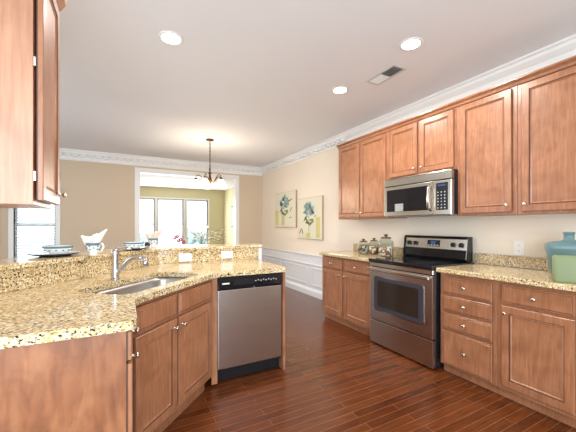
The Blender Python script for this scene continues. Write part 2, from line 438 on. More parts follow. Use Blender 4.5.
def door(parent, x0, x1, z0, z1, kn=None, name='door', mat=None):
    kind = 'door' if name == 'door' else 'drawer'
    o = panel(x1-x0, z1-z0, DT, kind, x0, z0, -.001).build(name, mat or WOOD, parent)
    glaze(o, kind)  # groove glaze, plus gap shade painted on the rear edge strip
    if kn: knob(o, kn[0], -DT-.001, kn[1])
    return o
def base_cab(label, loc, rz, w, depth, fronts, group=None, toe=.06, h=.875, bz=.075):
    t = thing('base_cabinet', label, 'cabinet', loc, rz, group)
    m = MB(); m.box(0, w, 0, .018, bz, h).box(0, w, .018, depth, bz, h)
    m.build('body', WOOD, t, bev=.0015)
    B(0, w, toe, depth, 0, bz).build('toe_kick', WOOD, t)
    for f in fronts: door(t, *f)
    return t
def upper_cab(label, loc, rz, w, depth, h, doors, group=None, crown_=True, bottom=True):
    t = thing('wall_cabinet', label, 'cabinet', loc, rz, group)
    m = MB(); m.box(0, w, 0, depth, 0, h)
    m.build('body', WOOD, t, bev=.0015)
    if crown_:
        P = [(0, -.035), (.012, -.03), (.018, -.012), (.034, .0), (.040, .004), (.040, .018), (0, .018)]
        m = MB()
        m.rings([[(x, -a, h+b-.002) for a, b in P] for x in (0, w)])
        m.build('top_moulding', WOOD, t)
    for f in doors: door(t, *f)
    return t
R90 = -PI/2
UB = 1.375; UT = 2.43
UX = 2.762                       # face-frame plane; doors stand .02 proud
ug = 'maple cabinets on the right wall'
# right wall uppers: local x = -Y world
def upr(label, ya, yb, z0, doors):
    h = UT-z0
    ds = []
    for (a, b, k) in doors:
        zz0, zz1 = (.02, h-.045)
        kn = None
        if k: kn = ((ya-b+.028) if k == 'r' else (ya-a-.028+0), zz0+.055)
        x0, x1 = ya-a, ya-b
        if k == 'r': kn = (x1-.028, zz0+.055)
        elif k == 'l': kn = (x0+.028, zz0+.055)
        ds.append((x0, x1, zz0, zz1, kn))
    return upper_cab(label, (UX, ya, z0), R90, ya-yb, XR-UX-.002, h, ds, ug)
upr('two door maple wall cabinet at far left, end nearest the pictures', 3.585, 2.622, UB, [(3.555, 3.125, 'r'), (3.10, 2.665, 'l')])
upr('short two door maple wall cabinet above the microwave', 2.620, 1.789, 1.818, [(2.60, 2.222, 'r'), (2.182, 1.812, 'l')])
upr('single door maple wall cabinet just right of the microwave, knob at its right', 1.787, 1.288, UB, [(1.745, 1.322, 'r')])
upr('single door maple wall cabinet at right edge, above the green vase', 1.286, .80, UB, [(1.250, .83, 'l')])
# left upper cabinet (seen from its end), faces +X : local x = +Y
t = thing('wall_cabinet', 'tall maple wall cabinet at upper left, seen from its plain end panel', 'cabinet', (-.313, 1.545, 1.365), PI/2)
B(0, .375, 0, .335, 0, 1.015).build('body', WOOD_LIT, t, bev=.0015)
dd = panel(.358, .975, .022, 'door', .01, .02, -.009).build('door', WOOD, t); glaze(dd, 'door')  # groove glaze, plus gap shade painted on the rear edge strip
knob(dd, .34, -.031, .07)
for z in (.095, .55, .90): B(.002, .014, -.0085, 0, z, z+.038).build('hinge', NICKEL, t, bev=.001)
P = [(0, 0), (.02, .005), (.05, .05), (.055, .07), (.055, .085), (0, .085)]
m = MB(); m.rings([[(x, -a, 1.015+b) for a, b in P] for x in (-.04, .42)]); m.box(-.04, .42, .0, .335, 1.017, 1.10)
m.build('top_moulding', WOOD, t)

# base cabinets on the right wall (face-frame plane X=2.475, doors at 2.455)
BX = 2.477; BD = XR-BX-.002
def bcr(label, ya, yb, fronts):
    fr = []
    for (nme, a, b, z0, z1, k) in fronts:
        x0, x1 = ya-a, ya-b
        kn = None
        if k == 'c': kn = ((x0+x1)/2, (z0+z1)/2)
        elif k == 'r': kn = (x1-.028, z1-.05)
        elif k == 'l': kn = (x0+.028, z1-.05)
        fr.append((x0, x1, z0, z1, kn, nme))
    return base_cab(label, (BX, ya, 0), R90, ya-yb, BD, fr, 'maple base cabinets on the right wall', toe=.045)
bcr('maple base cabinet left of the range with two drawers over two doors', 3.585, 2.570,
    [('drawer', 3.555, 3.135, .715, .85, 'c'), ('drawer', 3.085, 2.615, .715, .85, 'c'),
     ('door', 3.555, 3.135, .11, .695, 'r'), ('door', 3.085, 2.615, .11, .695, 'l')])
bcr('maple base cabinet with four stacked drawers right of the range', 1.755, 1.289,
    [('drawer', 1.728, 1.318, .70, .84, 'c'), ('drawer', 1.728, 1.318, .552, .68, 'c'),
     ('drawer', 1.728, 1.318, .398, .532, 'c'), ('drawer', 1.728, 1.318, .09, .378, 'c')])
bcr('maple base cabinet at right edge with one drawer over one door', 1.287, .795,
    [('drawer', 1.250, .832, .715, .85, 'c'), ('door', 1.250, .832, .108, .695, 'l')])

# ------------------------------------------------------------------ right counters
def counter_right(label, y0, y1, endsplash=False):
    t = thing('countertop', label, 'countertop', (2.76, (y0+y1)/2, .876))
    yc = (y0+y1)/2; a, b = y0-yc, y1-yc
    B(2.43-2.76, XR-.003-2.76, a, b, 0, .038).build('slab', GRAN, t, bev=.006, seg=2)
    B(XR-.024-2.76, XR-.003-2.76, a, b+(.02 if y0 < 2 else 0), .0385, .14).build('backsplash', GRAN, t, bev=.003)
counter_right('speckled granite countertop left of the range with the glass canisters', 2.572, 3.60)
counter_right('speckled granite countertop right of the range with the green vase', .785, 1.768)

# ------------------------------------------------------------------ range
t = thing('range', 'stainless steel range with black glass cooktop and oven window', 'range', (2.44, 2.168, 0), R90)
W = .392
B(-W, W, 0, .60, .02, .886).build('body', BLK, t, bev=.002)
B(-W, W, -.055, .585, .888, .925).build('cooktop', BLKG, t, bev=.006, seg=2)
m = MB(); 
bd = B(-W+.002, W-.002, -.04, -.001, .272, .838).build('oven_door', SS, t, bev=.006, seg=2)
B(-W+.002, W-.002, -.035, -.001, .845, .886).build('front_panel', SSV, t, bev=.003)
rw = round_poly([(-.315, .385), (.295, .385), (.295, .735), (-.315, .735)], [.03]*4)
def xzpris(m, poly, y0, y1):
    return m.rings([[(x, y0, z) for x, z in poly], [(x, y1, z) for x, z in poly]])
ro = round_poly([(-.325, .374), (.305, .374), (.305, .746), (-.325, .746)], [.035]*4)
xzpris(MB(), ro, -.040, -.0435).build('window_trim', CHROME, bd)
xzpris(MB(), rw, -.0436, -.046).build('window_rim', RIM, bd)
ri = round_poly([(-.265, .425), (.245, .425), (.245, .70), (-.265, .70)], [.015]*4)
xzpris(MB(), ri, -.0461, -.048).build('oven_window', OVG, bd)
m = MB(); m.box(-.385, .385, -.092, -.070, .802, .836).box(-.375, -.345, -.075, -.04, .808, .83).box(.345, .375, -.075, -.04, .808, .83)
m.build('oven_handle', SSV, bd, bev=.007, seg=3)
B(-W+.002, W-.002, -.036, -.001, .018, .262).build('storage_drawer', SS, t, bev=.005, seg=2)
B(-W+.03, W-.03, .03, .08, 0, .0195).build('toe_plate', BLK, t)
# cooktop burners
for x, y, r in ((-.19, .12, .10), (.19, .12, .08), (-.19, .40, .08), (.19, .40, .10)):
    MB().lathe([(r-.004, 0), (r, 0), (r, .0006), (r-.004, .0006), (r-.004, 0)], (x, y, .9251), 36, caps=False).build('burner_ring', RIM, t)
# backguard
bgp = [(.50, .926), (.485, .95), (.50, 1.035), (.515, 1.15), (.53, 1.165), (.60, 1.165), (.60, .926)]
b_ = MB().rings([[(x, y, z+(.008 if z > 1.1 else 0)) for y, z in bgp] for x in (-W-.008, W-.028)]).build('backguard', BLKG, t, bev=.004)
def on_bg(x0, x1, z0, z1, th=.004):
    m = MB(); f = lambda z: .50+(z-1.035)*(.015/.115)
    m.rings([[(x, f(z0)-.0005, z0), (x, f(z1)-.0005, z1), (x, f(z1)-th, z1), (x, f(z0)-th, z0)] for x in (x0, x1)]); return m
on_bg(-W+.03, W-.03, 1.04, 1.145).build('control_panel', SSV, b_)
on_bg(-.075, .075, 1.062, 1.13, .006).build('display_panel', BLK, b_)
on_bg(-.035, .025, 1.088, 1.118, .007).build('display', LCD, b_)
for i in range(4): on_bg(-.066+i*.035, -.045+i*.035, 1.068, 1.08, .0075).build('button', GREY, b_)
for x in (-.31, -.225, .225, .31):
    k = MB().lathe([(.0001, 0), (.024, 0), (.022, .018), (.0001, .02)], (x, .508-.005, 1.09), 16, '-y').build('knob', BLK, b_, smooth=False)
    m = B(x-.004, x+.004, .468, .484, 1.068, 1.112); m.build('grip', BLK, k)

# ------------------------------------------------------------------ microwave
t = thing('microwave', 'stainless over-the-range microwave with black glass door', 'microwave', (2.70, 2.19, 1.388), R90)
W = .413; H = .418
B(-W, W, 0, .36, 0, H).build('body', BLK, t, bev=.003)
vg = B(-W, W, -.038, -.001, H-.082, H).build('vent_grille', SSV, t, bev=.004, seg=2)
m = MB()
for i in range(26): m.box(-W+.03+i*.03, -W+.05+i*.03, -.0385, -.030, H-.012, H-.007)
m.build('vent_slots', BLK, vg)
dr = B(-W, .222, -.038, -.001, .0, H-.088).build('door', SSV, t, bev=.006, seg=2)
xzpris(MB(), round_poly([(-W+.045, .05), (.165, .05), (.165, H-.125), (-W+.045, H-.125)], [.012]*4), -.0381, -.0415).build('door_glass', BLKG, dr)
B(-.25, -.135, -.0425, -.0416, .052, .135).build('pale_patch', pbr('patch_grey', (.25, .26, .24), .4), dr)  # pale grey patch on the door glass, crossed by lines
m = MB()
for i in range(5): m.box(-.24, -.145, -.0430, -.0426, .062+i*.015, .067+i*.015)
m.build('patch_lines', GREY, dr)
m = MB(); m.tube([(.196, -.038, .045), (.196, -.075, .075), (.196, -.082, .165), (.196, -.075, .255), (.196, -.038, .285)], .013, 10)
m.build('door_handle', SSV, dr, smooth=True)
cp = B(.225, W, -.038, -.001, 0, H-.088).build('control_panel', SSV, t, bev=.004)
B(.258, W-.035, -.041, -.0385, .045, H-.115).build('keypad', BLK, cp)
B(.275, W-.055, -.042, -.0412, H-.145, H-.13).build('display', LCD, cp)
m = MB()
for i in range(3):
    for j in range(6): B(.272+i*.036, .284+i*.036, -.042, -.0412, .06+j*.03, .070+j*.03).build('key', GREY, cp)
B(-W+.06, -W+.35, .05, .25, -.006, -.0005).build('grease_filter', GREY, t)

# ------------------------------------------------------------------ peninsula
EP0 = (.05, 1.755); EP1 = (.64, 2.385)
ang = math.atan2(EP1[1]-EP0[1], EP1[0]-EP0[0])
L0 = [(1.395, 3.165), (.31, 3.165), (-.605, 2.14)]   # ledge front edge (right to left), back side is on the right-hand of travel
def band(poly, d0, d1):
    a = offset(poly, -d0); b = offset(poly, -d1)
    return a + b[::-1]
BSd0, BSd1 = .022, .042
cut = [(1.338, 3.165), (.31, 3.165), (-.605, 2.14)]
bsf = offset(cut, -BSd0)
outline = [(-.648, 1.33), (.05, 1.33), EP0, EP1, (1.275, 2.385), (1.275, 3.185), bsf[1], bsf[2], (-.648, 2.115)]
outline = round_poly(outline, [0, .05, .10, .06, .03, 0, 0, 0, 0])
ct = thing('countertop', 'speckled granite peninsula countertop holding the steel sink', 'countertop', (.3, 2.1, .876))
# slab with a sink hole
def in_sink_rect():
    n = Vector((-math.sin(ang), math.cos(ang))); d = Vector((math.cos(ang), math.sin(ang)))
    return Vector(EP0), d, n
E0, dS, nS = in_sink_rect()
def sp(t_, n_): return tuple(E0+dS*t_+nS*n_)
TL = (Vector(EP1)-Vector(EP0)).length
hole = round_poly([sp(TL/2-.40, .08), sp(TL/2+.37, .08), sp(TL/2+.37, .455), sp(TL/2-.40, .455)], [.10]*4, 6)
def slab_with_hole(outer, inner, z0, z1):
    bm = bmesh.new()
    ob = [bm.verts.new((x, y, z1)) for x, y in outer]; ib = [bm.verts.new((x, y, z1)) for x, y in inner]
    es = []
    for vs in (ob, ib):
        for i in range(len(vs)): es.append(bm.edges.new((vs[i], vs[(i+1) % len(vs)])))
    bmesh.ops.triangle_fill(bm, use_beauty=True, edges=es)
    r = bmesh.ops.extrude_face_region(bm, geom=bm.faces[:])
    bmesh.ops.translate(bm, vec=(0, 0, z0-z1), verts=[v for v in r['geom'] if isinstance(v, bmesh.types.BMVert)])
    m = MB(); m.bm.free(); m.bm = bm; return m
sub3 = lambda P: [(x-.3, y-2.1) for x, y in P]
slab_with_hole(sub3(outline), sub3(hole), 0, .038).build('slab', GRAN, ct, bev=.005, seg=2)

# backsplash (granite face of the knee wall), knee wall, bar ledge
m = MB(); m.prism(band(cut, BSd0, BSd1), .915, 1.0395)
tag(m.build('granite_backsplash', GRAN), 'speckled granite backsplash below the raised bar, with two outlets', 'backsplash')
m = MB(); m.prism(band([(1.338, 3.165), (.31, 3.165), (-.605, 2.14)], BSd1+.001, BSd1+.13), 0, 1.039)
struct(m.build('wall_peninsula', WALLB))
struct(B(1.339, 1.378, 3.185, 3.34, 0, 1.039).build('trim_7', TRIM, bev=.003))
bar = round_poly(band(L0, 0, .37), [.03, 0, 0, 0, 0, .03])
m = MB(); m.prism(bar, 1.04, 1.07)
tag(m.build('bar_top', GRAN, bev=.006, seg=2), 'raised speckled granite bar top set with plates and cups', 'bar top')

# sink
sk = thing('sink', 'double bowl stainless undermount sink in the corner counter', 'sink', (*sp(TL/2, .27), .876), ang)
def bowl(x0, x1, y0, y1, dep):
    m = MB()
    def rr(i, z): return [(x, y, z) for x, y in round_poly([(x0+i, y0+i), (x1-i, y0+i), (x1-i, y1-i), (x0+i, y1-i)], [.10-i*.3]*4, 6)]
    m.rings([rr(-.012, -.001), rr(.0, -.001), rr(.006, -.03), rr(.012, -dep+.03), rr(.03, -dep+.004), rr(.06, -dep)], cap0=False)
    return m.build('basin', SINKM, sk, smooth=True)
b1 = bowl(-.405, .375, -.195, .190, .19)
MB().rings([[(x, -.182, z) for x, z in ((-.02, -.189), (-.012, -.07), (0, -.06), (.012, -.07), (.02, -.189))], [(x, .178, z) for x, z in ((-.02, -.189), (-.012, -.07), (0, -.06), (.012, -.07), (.02, -.189))]]).build('divider', SINKM, sk, bev=.006, seg=2)
for x in (-.205, .19):
    MB().lathe([(.0001, 0), (.02, .001), (.04, .002), (.042, 0)], (x, 0, -.189), 20).build('drain', CHROME, b1, smooth=True)

# faucet
fx, fy = -.046, 2.397
fa = thing('faucet', 'chrome single lever kitchen faucet behind the sink', 'faucet', (fx, fy, .914), ang-PI/2)
# local +y -> points away from the sink? rotate so that local x is towards the sink
fa.rotation_euler = (0, 0, ang-PI/2)
MB().lathe([(.0001, 0), (.032, 0), (.031, .006), (.026, .012), (.024, .03), (.022, .14), (.024, .17), (.025, .195), (.020, .207), (.0001, .21)], n=24).build('body', CHROME, fa, smooth=True)
pts = [(.008, 0, .03)]
for i in range(11):
    q = i/10; pts.append((.02+.195*q, 0, .045+.115*math.sin(q*PI*.62)))
m = MB().tube(pts, .0145, 12); 
ep = pts[-1]; 
m.tube([ep, (ep[0]+.025, 0, ep[2]-.022), (ep[0]+.032, 0, ep[2]-.05)], [.015, .018, .019], 12)
m.build('spout', CHROME, fa, smooth=True)
MB().tube([(-.005, 0, .19), (.03, .005, .205), (.075, .012, .213), (.115, .02, .215)], [.018, .014, .011, .009], 10).build('lever', CHROME, fa, smooth=True)

# sink base cabinet (diagonal)
fc0 = Vector(sp(0, .032))
sx0 = .012; sw = TL-.022
t = thing('sink_base_cabinet', 'diagonal maple sink cabinet with two doors under two false fronts', 'cabinet', (fc0.x+dS.x*sx0, fc0.y+dS.y*sx0, 0), ang)
body = round_poly([(0, 0), (sw, 0), (sw-.14, .50), (.14, .50)], [0]*4)
MB().prism(body, .10, .66).box(0, sw, 0, .018, .66, .875).build('body', WOOD, t)
MB().prism([(.02, .05), (sw-.02, .05), (sw-.14, .48), (.14, .48)], 0, .099).build('toe_kick', WOOD, t)
def ut(u):   # where image column u meets the door plane, as distance along the cabinet front
    a = (u-288)/307; dx = math.sin(TH)+a*math.cos(TH); dy = math.cos(TH)-a*math.sin(TH)
    P = Vector(sp(0, .012)); o_ = Vector((t.location.x, t.location.y))
    # solve s*(dx,dy) = P + dS*k
    det = dx*(-dS.y)+dS.x*dy
    k = (dx*P.y-dy*P.x)/(dx*(-dS.y)+dS.x*dy)*1.0
    return k-sx0
xs = [ut(137), ut(176.5), ut(180.5), ut(209.5)]
print('sink door xs', xs, sw)
mid = (xs[1]+xs[2])/2
x0 = .018; x1 = mid-.012; x2 = mid+.012; x3 = sw-.03
door(t, x0, x1, .125, .695, (x1-.03, .645)); door(t, x2, x3, .125, .695, (x2+.03, .645))
door(t, x0, x1, .715, .85, None, 'false_drawer_front'); door(t, x2, x3, .715, .85, None, 'false_drawer_front')

# left run cabinet with the plain end panel; fronts face +X
t = thing('base_cabinet', 'maple base cabinet at lower left, its grained end panel facing forward', 'cabinet', (.012, 1.362, 0), PI/2)
cw = .385
m = MB(); m.box(0.002, cw, 0, .018, .10, .875).box(0.002, cw, .018, .645, .10, .875); m.build('body', WOOD, t)
B(.002, cw, .06, .645, 0, .099).build('toe_kick', WOOD, t)
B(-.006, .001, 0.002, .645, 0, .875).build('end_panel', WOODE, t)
door(t, .004, cw-.03, .125, .735, (.16, .705)); door(t, .004, cw-.03, .75, .862, (.16, .815), 'drawer')

# dishwasher and its side panel
t = thing('dishwasher', 'stainless dishwasher with black control panel under the granite counter', 'dishwasher', (.96, 2.44, 0))
W = .292
B(-W, W, .03, .58, .09, .865).build('tub', BLK, t)
B(-W+.003, W-.003, 0, .029, .118, .757).build('door', SS, t, bev=.006, seg=2)
cp = B(-W+.003, W-.003, -.006, .029, .762, .868).build('control_panel', BLKG, t, bev=.008, seg=2)
B(-.16, .02, -.008, -.0062, .79, .84).build('pocket_handle', BLK, cp, bev=.003)
m = MB()
for i in range(9): m.box(.03+i*.024, .042+i*.024, -.0075, -.0061, .81+.006*(i % 2), .82+.006*(i % 2))
m.build('button_marks', GREY, cp)
B(-.255, -.195, -.0075, -.0061, .805, .817).build('maker_mark', WHITE, cp)
MB().ball((.02, -.008, .765), .007).build('latch', CHROME, cp, smooth=True)
B(-W+.01, W-.01, .04, .07, .01, .09).build('toe_kick', BLK, t)
o = B(-.011, .011, 0, .70, 0, .875).build('end_panel_board', WOOD); o.location = (1.266, 2.428, 0)
tag(o, 'narrow maple end panel at the right side of the dishwasher', 'panel')
o = MB().prism([(.618, 2.428), (.664, 2.428), (.664, 2.60), (.66, 2.60)], .02, .875).build('filler_strip', WOOD)
tag(o, 'narrow maple filler strip between sink cabinet and dishwasher', 'filler')

# ------------------------------------------------------------------ outlets
def outlet(label, loc, rz, group=None, horiz=False):
    t = thing('outlet', label, 'outlet', loc, rz, group)
    w, h = (.062, .040) if horiz else (.040, .062)
    B(-w, w, -.006, 0, -h, h).build('cover_plate', WHITE, t, bev=.003)
    for s in (-1, 1):
        cx, cz = (s*.024, 0) if horiz else (0, s*.024)
        f = B(cx-.014, cx+.014, -.008, -.0061, cz-.014, cz+.014).build('socket', WHITE, t, bev=.002)
        m = MB()
        if horiz: m.box(cx-.006, cx+.004, -.009, -.0081, cz-.007, cz-.005).box(cx-.006, cx+.004, -.009, -.0081, cz+.005, cz+.007)
        else: m.box(cx-.007, cx-.005, -.009, -.0081, cz-.004, cz+.006).box(cx+.005, cx+.007, -.009, -.0081, cz-.004, cz+.006)
        m.build('slots', INK, f)
outlet('white outlet on the granite backsplash, the one nearer the sink', (.548, 3.186, .965), 0, horiz=True)
outlet('white outlet on the granite backsplash, the one nearer its right end', (.975, 3.186, .975), 0, horiz=True)
outlet('white upright outlet on the cream wall right of the range', (3.069, 1.415, 1.085), R90)

# ------------------------------------------------------------------ tableware on the bar
def plate(label, x, y, r, z=1.0705):
    t = thing('plate', label, 'plate', (x, y, z), 0, 'plates on the raised bar')
    MB().lathe([(.0001, 0), (r*.55, 0), (r*.62, .004), (r*.97, .016), (r, .019), (r*.96, .021), (r*.6, .009), (.0001, .007)], n=40).build('dish', DGL if r > .14 else DGL, t, smooth=True)
    MB().lathe([(r*.93, .0215), (r*.95, .0235), (r*.6, .0115), (.0001, .0095), (.0001, .0085), (r*.6, .0095)], n=40).build('glaze', PORC, t, smooth=True)
    return t
def bowl_t(label, x, y, r, h, z):
    t = thing('bowl', label, 'bowl', (x, y, z), 0, 'bowls on the raised bar')
    MB().lathe([(.0001, 0), (r*.5, 0), (r*.52, .006), (r*.8, h*.45), (r*.97, h*.8), (r, h), (r*.96, h), (r*.76, h*.45), (r*.45, .012), (.0001, .01)], n=36).build('body', PORC, t, smooth=True)
    MB().lathe([(r*.965, h*.74), (r*1.012, h*.985), (r*1.012, h*1.01), (r*.955, h*1.01), (r*.93, h*.8)], n=36).build('rim_band', BLUE, t, smooth=True)
    m = MB()
    for i in range(12):
        a = 2*PI*i/12; m.ball((r*.86*math.cos(a), r*.86*math.sin(a), h*.5), .008, (1, 1, .6), 1)
    m.build('flower_pattern', BLUE, t, smooth=True)
plate('white and teal plate under a bowl at the left of the bar', -.42, 2.68, .155)
bowl_t('white bowl with teal rim on the plate at the left of the bar', -.405, 2.69, .090, .058, 1.0815)
plate('white and dark plate under a bowl behind the faucet', .075, 3.045, .145)
bowl_t('white bowl with teal rim on the plate behind the faucet', .085, 3.04, .082, .055, 1.0815)
def cup(label, x, y, r, h, a=0):
    t = thing('cup', label, 'cup', (x, y, 1.0705), a, 'cups on the raised bar')
    MB().lathe([(.0001, 0), (r*.55, 0), (r*.6, .012), (r*.5, .02), (r*.85, h*.45), (r, h*.85), (r*1.04, h), (r*.98, h), (r*.8, h*.45), (.0001, .03)], n=30).build('body', PORC, t, smooth=True)
    MB().lathe([(r*.99, h*.8), (r*1.05, h*.98), (r*1.055, h*1.005), (r*.97, h*1.005)], n=30, caps=False).build('rim_band', BLUE, t, smooth=True)
    m = MB()
    for i in range(16):
        aa = 2*PI*i/16+.2*(i % 3); zz = h*(.50+.12*(i % 3)); rr = r*(.88+.05*(i % 3)); m.ball((rr*math.cos(aa), rr*math.sin(aa), zz), .007, (1, 1, .8), 1)
    m.build('leaf_pattern', BLUE, t, smooth=True)
    MB().tube([(r*.93, 0, h*.85), (r*1.35, 0, h*.95), (r*1.6, 0, h*.7), (r*1.3, 0, h*.35), (r*.7, 0, h*.25)], .006, 8).build('handle', PORC, t, smooth=True)
    return t
def napkin(label, x, y, z, mat, a, s=1.0):
    t = thing('napkin', label, 'napkin', (x, y, z), a, 'folded napkins in cups')
    # a rolled, calla-shaped fold leaning to one side
    rows = []
    N = 22
    for i in range(10):
        q = i/9
        rad = .020+.046*q**.6
        cx, hz = -.012+.004*q, .006+.082*q
        row = []
        for k in range(N+1):
            th = .35+(2*PI-.7)*k/N+PI*1.5          # open seam towards the viewer side
            tip = max(0, math.cos(th-.35))**3
            row.append((cx+rad*1.15*math.cos(th)+.028*tip*q*q, rad*.62*math.sin(th), hz+.006*math.cos(th)*q+.045*tip*q*q-.006*math.cos(3*th)*q))
        rows.append(row)
    m = MB(); m.rings(rows, close=False, cap0=False, cap1=False)
    m.build('cloth', mat, t, smooth=True, solid=.003)
    m = MB().tube([(-.005, 0, .01), (.0, -.004, .05), (.012, -.006, .080), (.026, -.004, .105)], [.012, .016, .010, .003], 8)
    m.build('rolled_core', mat, t, smooth=True)
    t.scale = (s, s, s)
cup('white cup with teal leaf pattern holding a white napkin, left on the bar', -.185, 2.575, .045, .09, -.5)
napkin('white napkin folded like a lily standing in the left cup', -.185, 2.575, 1.124, LIN, -.5)
cup('white cup with teal pattern holding a peach napkin, centre of the bar', .262, 3.25, .045, .09, -.5)
napkin('peach napkin folded like a lily in the cup at centre of the bar', .262, 3.25, 1.124, PEACH, -.5)
# small dark red and white posy beside the middle cup
t = thing('flower_posy', 'small posy of dark red flowers in a white dish beside the bar cup', 'flowers', (.20, 3.185, 1.0705))
MB().lathe([(.0001, 0), (.03, 0), (.035, .02), (.03, .02), (.0001, .01)], n=20).build('dish', PORC, t, smooth=True)
m = MB()
for i in range(9):
    a = i*2.4; m.ball((.018*math.cos(a)*(i/9+.3), .018*math.sin(a)*(i/9+.3), .03+.006*(i % 4)), .012, sub=1)
m.build('blossoms', pbr('dark_red_petals', (.10, .02, .02), .6), t)

# ------------------------------------------------------------------ canisters
CONT = {}
def contents(name, a, b, c):
    m, nt, bb = nm(name)
    tc = nt.nodes.new('ShaderNodeTexCoord'); v = nt.nodes.new('ShaderNodeTexVoronoi'); v.inputs['Scale'].default_value = 45
    lk(nt, tc.outputs['Object'], v.inputs['Vector']); s_ = nt.nodes.new('ShaderNodeSeparateColor'); lk(nt, v.outputs['Color'], s_.inputs[0])
    r = ramp(nt, [(0, a), (.35, b), (.65, c)]); r.color_ramp.interpolation = 'CONSTANT'
    lk(nt, s_.outputs[0], r.inputs['Fac']); lk(nt, r.outputs['Color'], bb.inputs['Base Color']); bb.inputs['Roughness'].default_value = .6
    return m
K1 = contents('dark_beans', (.05, .03, .02), (.25, .16, .10), (.55, .48, .40))
K2 = contents('mixed_nuts', (.45, .22, .12), (.80, .72, .60), (.16, .08, .05))
K3 = contents('cookies', (.30, .12, .07), (.88, .84, .76), (.62, .40, .28))
LID = pbr('dark_wood_lid', (.10, .035, .022), .4)
def canister(label, x, y, r, h, K, fill):
    t = thing('glass_canister', label, 'canister', (x, y, .9145), 0, 'glass canisters by the range')
    MB().lathe([(.0001, 0), (r*.9, 0), (r, .012), (r, h*.60), (r*.95, h*.68), (r*.62, h*.77), (r*.62, h*.80), (r*.58, h*.80), (r*.58, h*.77), (r*.9, h*.67), (r*.95, h*.6), (r*.95, .014), (.0001, .008)], n=32).build('jar', JAR, t, smooth=True)
    MB().lathe([(.0001, .009), (r*.88, .011), (r*.93, .02), (r*.93, h*fill), (r*.6, h*fill+.01), (.0001, h*fill+.012)], n=28).build('contents', K, t, smooth=True)
    l = MB().lathe([(.0001, h*.80), (r*.68, h*.80), (r*.70, h*.825), (r*.66, h*.85), (r*.3, h*.87), (.0001, h*.87)], n=28).build('lid', LID, t, smooth=True)
    m = MB().lathe([(.0001, h*.865), (r*.16, h*.865), (r*.13, h*.90), (r*.3, h*.93), (r*.28, h*.97), (.0001, h)], n=18)
    m.build('lid_knob', LID, l, smooth=True)
canister('small clear glass canister with dark lid, left of three on the counter', 2.77, 3.07, .072, .20, K1, .50)
canister('middle sized clear glass canister with dark lid, between the other two', 2.82, 2.93, .068, .215, K2, .46)
canister('largest clear glass canister with dark lid, beside the range', 2.79, 2.70, .090, .27, K3, .42)

# ------------------------------------------------------------------ vase and green block at right
vx, vy = 2.86, 1.0
t = thing('glass_vase', 'large blue green glass bottle vase at the right end of counter', 'vase', (vx, vy, .9145), math.radians(-62))
def sq(hw, hd, z, r=.04):
    return [(x, y, z) for x, y in round_poly([(-hw, -hd), (hw, -hd), (hw, hd), (-hw, hd)], [r]*4, 5)]
MB().rings([sq(.10, .06, 0, .03), sq(.108, .066, .01, .035), sq(.115, .07, .06), sq(.127, .078, .15), sq(.14, .082, .215), sq(.142, .083, .24), sq(.135, .078, .258), sq(.10, .06, .272, .035), sq(.045, .045, .282, .03),
            sq(.030, .030, .292, .022), sq(.030, .030, .335, .022), sq(.034, .034, .34, .025), sq(.034, .034, .352, .025), sq(.025, .025, .353, .018)]).build('body', VASEM, t, smooth=True)
t.scale = (.97, .98, .915)
t = thing('green_glass_block', 'pale green textured square glass holder in front of blue vase', 'candle holder', (2.565, .872, .9145), math.radians(-62))
MB().rings([sq(.10, .05, 0, .02), sq(.105, .052, .01, .02), sq(.105, .052, .16, .02), sq(.098, .046, .172, .02), sq(.088, .038, .172, .015), sq(.086, .036, .155, .015)]).build('body', GREENM, t, smooth=True)

